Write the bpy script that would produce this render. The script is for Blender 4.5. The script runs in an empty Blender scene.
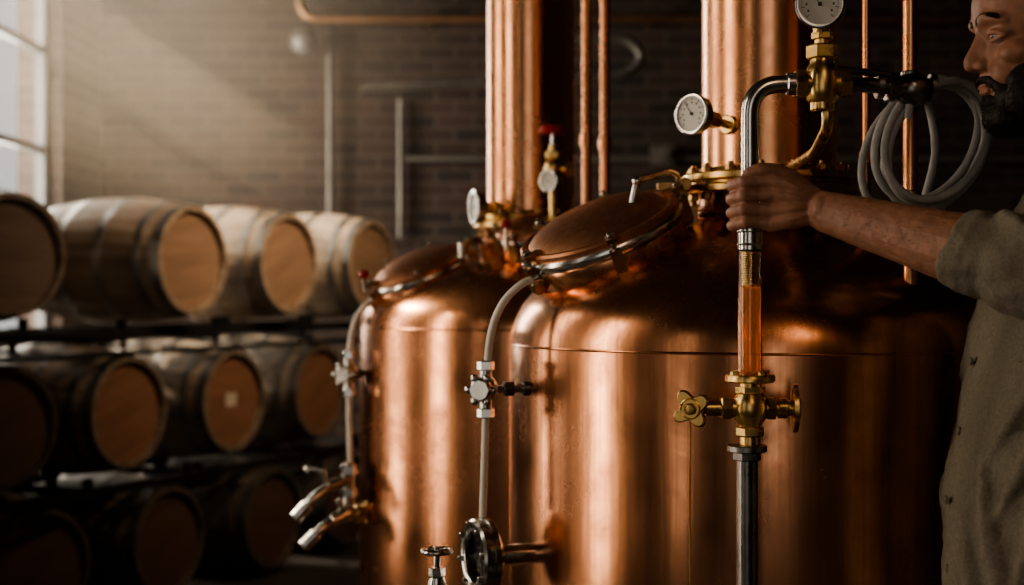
import bpy, bmesh, math, random
from mathutils import Vector, Matrix, Quaternion
from mathutils.bvhtree import BVHTree
random.seed(7)
V=Vector
sc=bpy.context.scene
COL=sc.collection

# ---------------------------------------------------------------- materials
def newmat(name):
    m=bpy.data.materials.new(name); m.use_nodes=True
    nt=m.node_tree; b=nt.nodes['Principled BSDF']
    return m,nt,b
def mat(name,col,metal=0,rough=.5,var=.25,scale=12,bump=0,stretch=(1,1,1),rvar=.0,**kw):
    m,nt,b=newmat(name)
    tc=nt.nodes.new('ShaderNodeTexCoord'); mp=nt.nodes.new('ShaderNodeMapping')
    nt.links.new(tc.outputs['Object'],mp.inputs['Vector']); mp.inputs['Scale'].default_value=stretch
    n=nt.nodes.new('ShaderNodeTexNoise'); n.inputs['Scale'].default_value=scale; n.inputs['Detail'].default_value=5
    nt.links.new(mp.outputs[0],n.inputs['Vector'])
    cr=nt.nodes.new('ShaderNodeValToRGB')
    cr.color_ramp.elements[0].position=.3; cr.color_ramp.elements[1].position=.7
    cr.color_ramp.elements[0].color=(*[c*(1-var) for c in col],1)
    cr.color_ramp.elements[1].color=(*[min(1,c*(1+var*.5)) for c in col],1)
    nt.links.new(n.outputs['Fac'],cr.inputs[0]); nt.links.new(cr.outputs[0],b.inputs['Base Color'])
    b.inputs['Metallic'].default_value=metal; b.inputs['Roughness'].default_value=rough
    if rvar:
        mr=nt.nodes.new('ShaderNodeMapRange'); mr.inputs['To Min'].default_value=max(.02,rough-rvar); mr.inputs['To Max'].default_value=rough+rvar
        mr.inputs['From Min'].default_value=.3; mr.inputs['From Max'].default_value=.7
        nt.links.new(n.outputs['Fac'],mr.inputs['Value']); nt.links.new(mr.outputs[0],b.inputs['Roughness'])
    if bump:
        bp=nt.nodes.new('ShaderNodeBump'); bp.inputs['Strength'].default_value=bump; bp.inputs['Distance'].default_value=.01
        nt.links.new(n.outputs['Fac'],bp.inputs['Height']); nt.links.new(bp.outputs[0],b.inputs['Normal'])
    for k,v in kw.items(): b.inputs[k.replace('_',' ')].default_value=v
    return m

def copper_mat(name,base,dark,rough,streak=.12,patch=.5):
    m,nt,b=newmat(name); N=nt.nodes; L=nt.links
    tc=N.new('ShaderNodeTexCoord')
    n1=N.new('ShaderNodeTexNoise'); n1.inputs['Scale'].default_value=5; n1.inputs['Detail'].default_value=10; n1.inputs['Roughness'].default_value=.68; n1.inputs['Distortion'].default_value=.4
    L.new(tc.outputs['Object'],n1.inputs['Vector'])
    mp=N.new('ShaderNodeMapping'); mp.inputs['Scale'].default_value=(60,60,1.6); L.new(tc.outputs['Object'],mp.inputs['Vector'])
    n2=N.new('ShaderNodeTexNoise'); n2.inputs['Scale'].default_value=2.0; n2.inputs['Detail'].default_value=4; L.new(mp.outputs[0],n2.inputs['Vector'])
    cr=N.new('ShaderNodeValToRGB'); cr.color_ramp.elements[0].position=.34; cr.color_ramp.elements[1].position=.60
    cr.color_ramp.elements[0].color=(*dark,1); cr.color_ramp.elements[1].color=(*base,1)
    L.new(n1.outputs['Fac'],cr.inputs[0])
    mx=N.new('ShaderNodeMix'); mx.data_type='RGBA'; mx.blend_type='MULTIPLY'; mx.inputs[0].default_value=.45
    cr2=N.new('ShaderNodeValToRGB'); cr2.color_ramp.elements[0].position=.35; cr2.color_ramp.elements[1].position=.65
    cr2.color_ramp.elements[0].color=(.55,.50,.46,1)
    L.new(n2.outputs['Fac'],cr2.inputs[0]); L.new(cr.outputs[0],mx.inputs[6]); L.new(cr2.outputs[0],mx.inputs[7])
    L.new(mx.outputs[2],b.inputs['Base Color'])
    b.inputs['Metallic'].default_value=1
    mr=N.new('ShaderNodeMapRange'); mr.inputs['From Min'].default_value=.3; mr.inputs['From Max'].default_value=.7
    mr.inputs['To Min'].default_value=rough+.10; mr.inputs['To Max'].default_value=rough-.05
    L.new(n1.outputs['Fac'],mr.inputs['Value']); L.new(mr.outputs[0],b.inputs['Roughness'])
    bp=N.new('ShaderNodeBump'); bp.inputs['Strength'].default_value=streak; bp.inputs['Distance'].default_value=.001
    L.new(n2.outputs['Fac'],bp.inputs['Height'])
    n3=N.new('ShaderNodeTexNoise'); n3.inputs['Scale'].default_value=9; n3.inputs['Detail'].default_value=2; L.new(tc.outputs['Object'],n3.inputs['Vector'])
    bp2=N.new('ShaderNodeBump'); bp2.inputs['Strength'].default_value=patch; bp2.inputs['Distance'].default_value=.0008
    L.new(n3.outputs['Fac'],bp2.inputs['Height']); L.new(bp.outputs[0],bp2.inputs['Normal'])
    L.new(bp2.outputs[0],b.inputs['Normal'])
    return m
M_COP=copper_mat('copper_vessel',(.78,.385,.21),(.46,.215,.12),.22,.10)
M_COPP=copper_mat('copper_polished',(.86,.45,.25),(.66,.32,.17),.23,.03,.3)
M_COPL=copper_mat('copper_lid',(.76,.40,.24),(.50,.25,.15),.42,.04)
M_STEEL=mat('stainless_steel',(.62,.61,.58),1,.22,.15,30,rvar=.06)
M_DSTEEL=mat('dark_steel',(.26,.25,.24),1,.32,.3,30,rvar=.08)
M_BRASS=mat('brass',(.74,.52,.22),1,.30,.3,40,rvar=.08)
M_BRONZE=mat('bronze_flange',(.50,.31,.15),1,.3,.3,30,rvar=.08)
M_BLACK=mat('black_paint',(.02,.02,.02),0,.45,.3,20)
M_RED=mat('red_enamel',(.35,.02,.02),0,.35,.2,20)
M_WHITE=mat('gauge_face',(.72,.71,.66),0,.45,.05,10)
M_HOSE=mat('grey_hose_rubber',(.38,.38,.37),0,.42,.15,50)
M_PTFE=mat('white_tube',(.84,.79,.70),0,.35,.1,30)
M_PIPEW=mat('painted_pipe',(.17,.155,.135),.5,.45,.3,8)
M_PIPEC=mat('old_copper_pipe',(.36,.19,.10),1,.45,.3,8)
M_RACK=mat('rack_iron',(.022,.02,.02),.6,.6,.3,10)
M_FLOOR=mat('concrete_floor',(.04,.034,.03),0,.6,.4,3,bump=.2)
M_CEIL=mat('ceiling_paint',(.03,.023,.02),0,.8,.3,3)
M_FRAME=mat('window_frame_paint',(.06,.065,.065),.2,.5,.2,8)
M_SHIRT=mat('olive_cotton',(.195,.175,.132),0,.9,.25,260,bump=.2)
M_SHIRTD=mat('olive_cotton_seam',(.17,.152,.115),0,.9,.25,260,bump=.2)
M_TROUS=mat('dark_denim',(.03,.035,.045),0,.85,.3,200,bump=.2)
M_BOOT=mat('boot_leather',(.05,.03,.02),0,.5,.3,40,bump=.2)
M_HAIR=mat('dark_hair',(.013,.008,.006),0,.65,.4,300)
M_SKIN=mat('skin',(.38,.19,.12),0,.5,.26,60,bump=.14,Subsurface_Weight=.10,Subsurface_Scale=.008)
M_NAIL=mat('finger_nail',(.50,.30,.22),0,.3,.05,20)
M_EYE=mat('eye_white',(.26,.22,.19),0,.2,.02,20)
M_IRIS=mat('eye_iris',(.03,.018,.012),0,.15,.1,20)
M_LABEL=mat('paper_label',(.40,.35,.29),0,.7,.1,20)
M_HOOP=mat('galvanised_hoop',(.40,.39,.37),1,.45,.3,14,rvar=.1)
M_HOOPD=mat('dull_iron_hoop',(.16,.15,.14),1,.5,.3,14,rvar=.1)  # darker hoop copy for the barrels in shade
M_DRIP=mat('syrup_drip',(.85,.50,.16),.6,.12,.1,20)

def glassmat(name,col,rough=0,ior=1.45,trans=1):
    m,nt,b=newmat(name); b.inputs['Base Color'].default_value=(*col,1); b.inputs['Roughness'].default_value=rough
    b.inputs['IOR'].default_value=ior; b.inputs['Transmission Weight'].default_value=trans
    return m
M_GLASS=glassmat('clear_glass',(1,1,1),0,1.3)
M_AMBER=glassmat('amber_spirit',(.95,.34,.02),.02,1.36,.80)
ab=M_AMBER.node_tree.nodes['Principled BSDF']; ab.inputs['Emission Color'].default_value=(1,.32,.01,1); ab.inputs['Emission Strength'].default_value=.05  # faint emission stands in for light passing through the spirit

def brick_mat(name,rot,c1,c2,mort,scale=1.0):
    m,nt,b=newmat(name); N=nt.nodes; L=nt.links
    tc=N.new('ShaderNodeTexCoord'); sp=N.new('ShaderNodeSeparateXYZ'); cb=N.new('ShaderNodeCombineXYZ')
    L.new(tc.outputs['Object'],sp.inputs[0])
    L.new(sp.outputs['Y' if rot else 'X'],cb.inputs['X']); L.new(sp.outputs['Z'],cb.inputs['Y'])
    br=N.new('ShaderNodeTexBrick'); L.new(cb.outputs[0],br.inputs['Vector'])
    br.inputs['Scale'].default_value=1; br.inputs['Brick Width'].default_value=.28; br.inputs['Row Height'].default_value=.10
    br.inputs['Mortar Size'].default_value=.010; br.inputs['Mortar Smooth'].default_value=.3
    br.inputs['Color1'].default_value=(*c1,1); br.inputs['Color2'].default_value=(*c2,1); br.inputs['Mortar'].default_value=(*mort,1)
    n=N.new('ShaderNodeTexNoise'); n.inputs['Scale'].default_value=3; n.inputs['Detail'].default_value=6; L.new(tc.outputs['Object'],n.inputs['Vector'])
    mx=N.new('ShaderNodeMix'); mx.data_type='RGBA'; mx.blend_type='MULTIPLY'; mx.inputs[0].default_value=.7
    L.new(br.outputs['Color'],mx.inputs[6]); L.new(n.outputs['Fac'],mx.inputs[7]); L.new(mx.outputs[2],b.inputs['Base Color'])
    bp=N.new('ShaderNodeBump'); bp.inputs['Strength'].default_value=.8; bp.inputs['Distance'].default_value=.012; bp.invert=True
    L.new(br.outputs['Fac'],bp.inputs['Height']); L.new(bp.outputs[0],b.inputs['Normal'])
    b.inputs['Roughness'].default_value=.85
    return m
M_BRX=brick_mat('brick_back',False,(.060,.028,.018),(.016,.009,.007),(.10,.068,.048))
M_BRY=brick_mat('brick_side',True,(.06,.033,.024),(.035,.021,.015),(.07,.055,.042))

def wood_mat(name,k):
    m,nt,b=newmat(name); N=nt.nodes; L=nt.links
    tc=N.new('ShaderNodeTexCoord'); mp=N.new('ShaderNodeMapping'); mp.inputs['Scale'].default_value=(14,14,1.2)
    L.new(tc.outputs['Object'],mp.inputs['Vector'])
    n=N.new('ShaderNodeTexNoise'); n.inputs['Scale'].default_value=1.6; n.inputs['Detail'].default_value=8; L.new(mp.outputs[0],n.inputs['Vector'])
    cr=N.new('ShaderNodeValToRGB'); cr.color_ramp.elements[0].position=.3; cr.color_ramp.elements[1].position=.7
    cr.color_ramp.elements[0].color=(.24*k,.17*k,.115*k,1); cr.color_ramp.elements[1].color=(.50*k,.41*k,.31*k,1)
    L.new(n.outputs['Fac'],cr.inputs[0])
    oi=N.new('ShaderNodeObjectInfo'); mr=N.new('ShaderNodeMapRange'); mr.inputs['To Min'].default_value=.75; mr.inputs['To Max'].default_value=1.1
    L.new(oi.outputs['Random'],mr.inputs['Value'])
    hs=N.new('ShaderNodeHueSaturation'); L.new(mr.outputs[0],hs.inputs['Value']); L.new(cr.outputs[0],hs.inputs['Color'])
    L.new(hs.outputs[0],b.inputs['Base Color']); b.inputs['Roughness'].default_value=.62
    bp=N.new('ShaderNodeBump'); bp.inputs['Strength'].default_value=.2; L.new(n.outputs['Fac'],bp.inputs['Height']); L.new(bp.outputs[0],b.inputs['Normal'])
    return m
def head_mat(name,c):
    m,nt,b=newmat(name); N=nt.nodes; L=nt.links
    tc=N.new('ShaderNodeTexCoord'); mp=N.new('ShaderNodeMapping'); mp.inputs['Scale'].default_value=(2,22,2)
    L.new(tc.outputs['Object'],mp.inputs['Vector'])
    n=N.new('ShaderNodeTexNoise'); n.inputs['Scale'].default_value=1.5; n.inputs['Detail'].default_value=8; L.new(mp.outputs[0],n.inputs['Vector'])
    cr=N.new('ShaderNodeValToRGB'); cr.color_ramp.elements[0].position=.3; cr.color_ramp.elements[1].position=.7
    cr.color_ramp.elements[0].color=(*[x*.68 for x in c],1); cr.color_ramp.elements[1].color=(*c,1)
    L.new(n.outputs['Fac'],cr.inputs[0])
    L.new(cr.outputs[0],b.inputs['Base Color']); b.inputs['Roughness'].default_value=.65
    return m

# ---------------------------------------------------------------- geometry helpers
def frame(o,n,up=V((0,0,1))):
    n=V(n).normalized()
    if abs(n.dot(up))>.98: up=V((0,1,0))
    y=(up-n*up.dot(n)).normalized(); x=y.cross(n)
    M=Matrix((x,y,n)).transposed().to_4x4(); M.translation=V(o); return M
def lathe(bm,prof,M=Matrix(),seg=48):
    rings=[]
    for r,h in prof:
        if r<1e-6: rings.append([bm.verts.new(M@V((0,0,h)))])
        else: rings.append([bm.verts.new(M@V((r*math.cos(2*math.pi*i/seg),r*math.sin(2*math.pi*i/seg),h))) for i in range(seg)])
    for a,b in zip(rings,rings[1:]):
        if len(a)==1 and len(b)==1: continue
        for i in range(seg):
            j=(i+1)%seg
            if len(a)==1: bm.faces.new((a[0],b[j],b[i]))
            elif len(b)==1: bm.faces.new((a[i],a[j],b[0]))
            else: bm.faces.new((a[i],a[j],b[j],b[i]))
def cyl(bm,p0,p1,r,r2=None,seg=24,bev=.0):
    p0=V(p0);p1=V(p1);d=p1-p0;L=d.length
    if r2 is None:r2=r
    b=bev or min(r,L)*.12
    lathe(bm,[(0,0),(r-b,0),(r,b),(r2,L-b),(r2-b,L),(0,L)],frame(p0,d),seg)
def hexnut(bm,p0,p1,r): cyl(bm,p0,p1,r,seg=6)
def box(bm,c,s,M=None):
    if M is None: M=Matrix.Translation(V(c))
    r=bmesh.ops.create_cube(bm,size=1,matrix=M@Matrix.Diagonal((*s,1)))
def ell(bm,c,r,R=None,u=24,v=16):
    M=Matrix.Translation(V(c))@(R or Matrix())@Matrix.Diagonal((*r,1))
    bmesh.ops.create_uvsphere(bm,u_segments=u,v_segments=v,radius=1,matrix=M)
def catmull(pts,n=6,rad=None,closed=False):
    P=[V(p) for p in pts]; out=[];ro=[]
    N=len(P)
    rng=range(N if closed else N-1)
    for i in rng:
        if closed: p0,p1,p2,p3=[P[(i+k)%N] for k in(-1,0,1,2)]
        else: p0=P[max(i-1,0)];p1=P[i];p2=P[i+1];p3=P[min(i+2,N-1)]
        for k in range(n):
            t=k/n
            out.append(.5*((2*p1)+(p2-p0)*t+(2*p0-5*p1+4*p2-p3)*t*t+(3*p1-p0-3*p2+p3)*t**3))
            if rad: ro.append(rad[i]*(1-t)+rad[(i+1)%N]*t)
    if not closed:
        out.append(P[-1])
        if rad: ro.append(rad[-1])
    return (out,ro) if rad else out
def fillet(pts,R,n=6):
    P=[V(p) for p in pts]; out=[P[0]]
    for a,b,c in zip(P,P[1:],P[2:]):
        d1=(a-b);d2=(c-b);r=min(R,d1.length*.49,d2.length*.49)
        s=b+d1.normalized()*r;e=b+d2.normalized()*r
        for k in range(n+1):
            t=k/n; out.append(s*(1-t)**2+b*2*t*(1-t)+e*t*t)
    out.append(P[-1]); return out
def tube(bm,pts,r,seg=16,closed=False,flat=(1,1),up=V((0,0,1))):
    P=[V(p) for p in pts];N=len(P)
    R=r if isinstance(r,(list,tuple)) else [r]*N
    T=[]
    for i in range(N):
        a=P[(i-1)%N] if (closed or i>0) else P[i]; b=P[(i+1)%N] if (closed or i<N-1) else P[i]
        T.append((b-a).normalized())
    u=up if abs(T[0].dot(up))<.95 else V((1,0,0))
    nrm=(u-T[0]*u.dot(T[0])).normalized()
    rings=[]
    for i in range(N):
        nrm=(nrm-T[i]*nrm.dot(T[i])).normalized(); bn=T[i].cross(nrm)
        rings.append([bm.verts.new(P[i]+(nrm*math.cos(2*math.pi*k/seg)*flat[0]+bn*math.sin(2*math.pi*k/seg)*flat[1])*R[i]) for k in range(seg)])
    for i in range(N if closed else N-1):
        a=rings[i];b=rings[(i+1)%N]
        for k in range(seg): bm.faces.new((a[k],a[(k+1)%seg],b[(k+1)%seg],b[k]))
    if not closed: bm.faces.new(rings[0]); bm.faces.new(rings[-1])
def capsule(bm,pts,rad,seg=20,n=5,flat=(1,1),up=V((0,0,1))):
    P,R=catmull(pts,n,list(rad))
    d0=(P[0]-P[1]).normalized(); d1=(P[-1]-P[-2]).normalized()
    a=[];ar=[];b=[];br=[]
    for k in range(1,5):
        t=k/4.3*math.pi/2
        a.insert(0,P[0]+d0*R[0]*math.sin(t)); ar.insert(0,R[0]*math.cos(t))
        b.append(P[-1]+d1*R[-1]*math.sin(t)); br.append(R[-1]*math.cos(t))
    tube(bm,a+P+b,ar+R+br,seg,flat=flat,up=up)
def torus(bm,M,R,r,seg=48,s2=12):
    tube(bm,[M@V((R*math.cos(2*math.pi*i/seg),R*math.sin(2*math.pi*i/seg),0)) for i in range(seg)],r,s2,closed=True,up=(M.to_3x3()@V((0,0,1))))

class G:
    def __init__(s,name,loc):
        s.e=bpy.data.objects.new(name,None); s.e.empty_display_size=.05; s.e.location=loc; COL.objects.link(s.e); s.loc=V(loc); s.parts={}
    def p(s,name,m):
        if name not in s.parts: s.parts[name]=(bmesh.new(),m)
        return s.parts[name][0]
    def attach(s,ob):
        ob.parent=s.e; ob.matrix_parent_inverse=Matrix.Translation(-s.loc)
    def done(s,ang=40):
        for n,(bm,m) in s.parts.items():
            ob=mk(n,bm,m,ang); s.attach(ob)
        return s.e
def mk(name,bm,m,ang=40):
    bmesh.ops.recalc_face_normals(bm,faces=bm.faces[:])
    me=bpy.data.meshes.new(name); bm.to_mesh(me); bm.free()
    for mm in (m if isinstance(m,list) else [m]): me.materials.append(mm)
    me.polygons.foreach_set('use_smooth',[True]*len(me.polygons)); me.set_sharp_from_angle(angle=math.radians(ang))
    ob=bpy.data.objects.new(name,me); COL.objects.link(ob); return ob
def remeshed(name,bm,m,vox,smooth=4,disp=None):
    ob=mk(name+'_src',bm,m,180)
    md=ob.modifiers.new('r','REMESH'); md.mode='VOXEL'; md.voxel_size=vox; md.use_smooth_shade=True
    if smooth:
        s=ob.modifiers.new('s','SMOOTH'); s.factor=.5; s.iterations=smooth
    if disp:
        for i,(st,si) in enumerate(disp):
            tx=bpy.data.textures.new(name+'_t%d'%i,'CLOUDS'); tx.noise_scale=si; tx.noise_depth=2
            d=ob.modifiers.new('d','DISPLACE'); d.texture=tx; d.strength=st; d.mid_level=.5; d.texture_coords='GLOBAL'
    dg=bpy.context.evaluated_depsgraph_get(); me=bpy.data.meshes.new_from_object(ob.evaluated_get(dg))
    me.name=name
    bpy.data.objects.remove(ob)
    if not me.materials: me.materials.append(m)
    me.polygons.foreach_set('use_smooth',[True]*len(me.polygons))
    o=bpy.data.objects.new(name,me); COL.objects.link(o); return o

# ---------------------------------------------------------------- room
def slab(name,lo,hi,m):
    bm=bmesh.new(); lo=V(lo);hi=V(hi); box(bm,(lo+hi)/2,hi-lo); return mk(name,bm,m)
XL=-3.0; YB=10.4; XR=4.5; YF=-3.5; H=4.4
slab('floor',(XL-.3,YF-.3,-.2),(XR+.3,YB+.3,0),M_FLOOR)
slab('ceiling',(XL-.3,YF-.3,H),(XR+.3,YB+.3,H+.2),M_CEIL)
slab('wall_back',(XL-.3,YB,0),(XR+.3,YB+.3,H),M_BRX)
slab('wall_right',(XR,YF,0),(XR+.3,YB,H),M_BRY)
wins=[(-1.7,-.7,.4,3.76),(1.50,2.15,.4,3.76),(3.55,4.30,.4,3.76),(7.34,9.48,1.12,3.76)]  # first entry is an added, unseen window that fills the copper
bm=bmesh.new()
def bx(lo,hi): lo=V(lo);hi=V(hi); box(bm,(lo+hi)/2,hi-lo)
y=YF
for (a,b,z0,z1) in wins:
    bx((XL-.3,y,0),(XL,a,H)); bx((XL-.3,a,0),(XL,b,z0)); bx((XL-.3,a,z1),(XL,b,H)); y=b
bx((XL-.3,y,0),(XL,YB,H))
mk('wall_left',bm,M_BRY)
FW=(-2.0,.2,.5,3.4)  # added window behind the camera, fill for the copper fronts
bm=bmesh.new()
bx((XL-.3,YF-.3,0),(FW[0],YF,H)); bx((FW[0],YF-.3,0),(FW[1],YF,FW[2])); bx((FW[0],YF-.3,FW[3]),(FW[1],YF,H)); bx((FW[1],YF-.3,0),(XR+.3,YF,H))
mk('wall_front',bm,M_BRX)
def window(i,C,along,a,b,z0,z1,nw=2):
    g=G('window_%d'%i,C); f=g.p('frame',M_FRAME); nz=5 if z0<1 else 4
    def bb(u,z,su,sz,th=.06):
        if along=='Y': box(f,(C[0],u,z),(th,su,sz))
        else: box(f,(u,C[1],z),(su,th,sz))
    for k in range(nw+1):
        yy=a+(b-a)*k/nw; w=.08 if k in(0,nw) else .05
        yy=min(max(yy,a+w/2),b-w/2); bb(yy,(z0+z1)/2,w,z1-z0)
    for k in range(nz+1):
        zz=z0+(z1-z0)*k/nz; w=.08 if k in(0,nz) else .045
        zz=min(max(zz,z0+w/2),z1-w/2); bb((a+b)/2,zz,b-a,w,.055)
    g.done()
for i,(a,b,z0,z1) in enumerate(wins): window(i+1,(XL-.12,(a+b)/2,(z0+z1)/2),'Y',a,b,z0,z1,2 if i in(0,3) else 1)
window(5,((FW[0]+FW[1])/2,YF-.12,2),'X',*FW)  # added out of view for fill light

# back wall pipework
def pipe_obj(name,pts,r,m,R=.1,seg=14,clips=None):
    g=G(name,pts[0]); b=g.p('pipe',m); tube(b,fillet(pts,R),r,seg)
    for c in (clips or []): box(b,c,(.05,.12,.05))
    return g.done()
pipe_obj('copper_service_pipe',[(-1.55,10.2,4.38),(-1.52,10.2,3.46),(3.8,10.2,3.46)],.03,M_PIPEC,.14,clips=[(-.6,10.32,3.46),(1,10.32,3.46)])
pipe_obj('steam_pipe',[(-.95,9.0,2.80),(.74,9.0,2.88),(.84,9.0,2.99),(.74,9.0,3.11),(.30,9.0,3.12),(.3,9.0,4.38)],.03,M_PIPEW,.12)
pipe_obj('conduit_pipe',[(-1.32,10.3,3.40),(-1.32,10.3,1.9)],.022,M_PIPEW)
pipe_obj('conduit_pipe',[(-.81,10.33,2.9),(-.81,10.33,1.9)],.022,M_PIPEW)
pipe_obj('conduit_pipe',[(-.78,10.33,2.47),(3.9,10.33,2.47)],.022,M_PIPEW)
g=G('junction_box',(1.09,10.3,2.49)); b=g.p('case',M_PIPEW); box(b,(1.09,10.33,2.49),(.16,.12,.14)); cyl(b,(1.09,10.27,2.49),(1.09,10.25,2.49),.05); g.done()
g=G('wall_lamp',(-1.49,10.2,3.3)); b=g.p('shade',M_PIPEW); lathe(b,[(0,.05),(.04,.05),(.10,.0),(.105,-.02),(.095,-.02),(0,-.0)],frame((-1.49,10.15,3.30),(0,-1,0)))
cyl(b,(-1.49,10.18,3.30),(-1.49,10.4,3.30),.02); g.done()

# ---------------------------------------------------------------- barrels
def barrel_mesh():
    bm=bmesh.new(); L=.45
    def rad(h): return .31-.052*(h/L)**2
    seg=112
    hs=[-L+2*L*i/24 for i in range(25)]
    rings=[]
    for h in hs:
        rr=rad(h); ring=[]
        for i in range(seg):
            g=.9955 if i%4==0 else 1.0
            a=2*math.pi*i/seg; ring.append(bm.verts.new((rr*g*math.cos(a),rr*g*math.sin(a),h)))
        rings.append(ring)
    for a,b in zip(rings,rings[1:]):
        for i in range(seg): bm.faces.new((a[i],a[(i+1)%seg],b[(i+1)%seg],b[i]))
    for s in(-1,1):
        e=rad(L)
        lathe(bm,[(e*.999,s*L),(e-.022,s*(L+.002)),(e-.026,s*(L-.03))],seg=seg)
        bm.faces.ensure_lookup_table()
        n1=len(bm.faces)
        lathe(bm,[(e-.025,s*(L-.028)),(0,s*(L-.028))],seg=48)
        bm.faces.ensure_lookup_table()
        for f in bm.faces[n1:]: f.material_index=1
        n2=len(bm.faces)
        for (h0,h1) in ((L-.045,L-.004),(L-.135,L-.10),(.10,.14)):
            o=.003
            lathe(bm,[(rad(h0)-.004,s*h0),(rad(h0)+o,s*h0),(rad(h1)+o,s*h1),(rad(h1)-.004,s*h1)],seg=seg)
        bm.faces.ensure_lookup_table()
        for f in bm.faces[n2:]: f.material_index=2
    lathe(bm,[(0,.32),(.022,.318),(.026,.30)],Matrix.Rotation(math.pi/2,4,'Y'),16)
    return bm
MESHES=[]
for nm,k,c,hm in (('new_oak',.92,(.31,.20,.13),M_HOOP),('aged_oak',.42,(.20,.10,.055),M_HOOPD),('old_oak',.20,(.085,.045,.026),M_HOOPD),('weathered_oak',.5,(.17,.12,.088),M_HOOPD)):  # oak by row: shade on the darker barrels is put into the colour
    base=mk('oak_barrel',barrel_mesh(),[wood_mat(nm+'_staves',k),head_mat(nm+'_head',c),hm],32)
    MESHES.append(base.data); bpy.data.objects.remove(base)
AX=V((.902,-.431,0)).normalized()
def barrel(fx,fy,z,k,ax=AX,roll=0):
    ax=V(ax).normalized(); ob=bpy.data.objects.new('oak_barrel',MESHES[k]); COL.objects.link(ob)
    c=V((fx,fy,z))-ax*.45
    ob.matrix_world=frame(c,ax)@Matrix.Rotation(roll,4,'Z'); return ob
U=1.655;Mz=.945;Bz=.312
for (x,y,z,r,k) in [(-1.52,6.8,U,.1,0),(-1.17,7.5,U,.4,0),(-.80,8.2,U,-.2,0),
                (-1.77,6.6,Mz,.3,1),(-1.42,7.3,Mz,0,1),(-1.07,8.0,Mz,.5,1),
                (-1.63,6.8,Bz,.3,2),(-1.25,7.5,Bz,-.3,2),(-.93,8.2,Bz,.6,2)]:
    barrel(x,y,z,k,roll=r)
A2=(.8,-.6,0)
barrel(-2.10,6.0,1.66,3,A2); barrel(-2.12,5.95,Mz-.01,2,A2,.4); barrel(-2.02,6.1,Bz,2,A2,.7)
g=G('barrel_label',(-1.42,7.3,.95)); b=g.p('label',M_LABEL)
Ml=frame(V((-1.42,7.3,.95))-AX*.0275,AX); box(b,None,(.09,.07,.002),Ml@Matrix.Translation((0,-.0,.001))); g.done()
g=G('barrel_rack',(-1.8,7,0)); b=g.p('frame',M_RACK)
D=V((.431,.902,0)); 
def beam(p0,p1,w,h):
    p0=V(p0);p1=V(p1); d=p1-p0; box(b,None,(w,h,d.length),frame((p0+p1)/2,d))
P0=V((-1.52,6.8,0))
for zt in (U-.345,Mz-.345):
    for off in (.14,.74):
        a=P0-AX*off-D*1.3; c=P0-AX*off+D*2.1
        beam((a.x,a.y,zt),(c.x,c.y,zt),.035,.04)
        beam((a.x,a.y,zt-.09),(c.x,c.y,zt-.09),.022,.022)
for t in (-1.3,-.42,.36,1.14,2.1):
    for off in (.14,.74):
        if off<.5 and t in(-.42,.36,1.14): continue
        q=P0-AX*off+D*t; 
        beam((q.x,q.y,0),(q.x,q.y,U-.32),.03,.03)
    for zt in(U-.37,Mz-.37):
        q0=P0-AX*.14+D*t; q1=P0-AX*.74+D*t; beam((q0.x,q0.y,zt),(q1.x,q1.y,zt),.03,.04)
for zt in (U,Mz):
    for t in (-.35,.35,.43,1.12,1.2,1.9):
        for off in(.14,.74):
            q=P0-AX*off+D*(t+(0 if zt==U else -.22)); beam((q.x,q.y,zt-.335),(q.x,q.y,zt-.275),.04,.04)
g.done()

# ---------------------------------------------------------------- gauges / valves
def gauge(g,c,n,r,stem=None,rim=M_STEEL,k=''):
    M=frame(c,n)
    lathe(g.p('gauge_case'+k,rim),[(0,-r*.62),(r*.8,-r*.6),(r*.95,-r*.5),(r*.95,-.1*r),(r*1.04,-.06*r),(r*1.06,.08*r),(r*.98,.13*r),(r*.9,.12*r),(r*.88,.0)],M)
    lathe(g.p('gauge_face'+k,M_WHITE),[(0,.01*r),(r*.9,.01*r)],M)
    t=g.p('gauge_marks'+k,M_BLACK)
    for i in range(41):
        a=math.radians(-135+270*i/40); L=.16 if i%5==0 else .08
        box(t,None,(.012*r if i%5 else .03*r,L*r,.01*r),M@Matrix.Rotation(-a,4,'Z')@Matrix.Translation((0,r*(.80-L/2),.02*r)))
    for a in range(-120,121,30):
        an=math.radians(a); box(t,None,(.07*r,.09*r,.01*r),M@Matrix.Translation((math.sin(an)*r*.56,math.cos(an)*r*.56,.02*r)))
    box(t,None,(.03*r,.85*r,.012*r),M@Matrix.Rotation(math.radians(38),4,'Z')@Matrix.Translation((0,r*.28,.045*r)))
    lathe(t,[(0,.09*r),(.08*r,.08*r),(.09*r,.0)],M,16)
    if stem:
        bs=g.p('gauge_stem'+k,M_BRASS); s=V(stem); o=V(c)-V(n).normalized()*r*.5
        cyl(bs,o,s,r*.22); d=(s-o); hexnut(bs,o+d*.25,o+d*.55,r*.42); cyl(bs,s-d*.15,s,r*.5)

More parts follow.
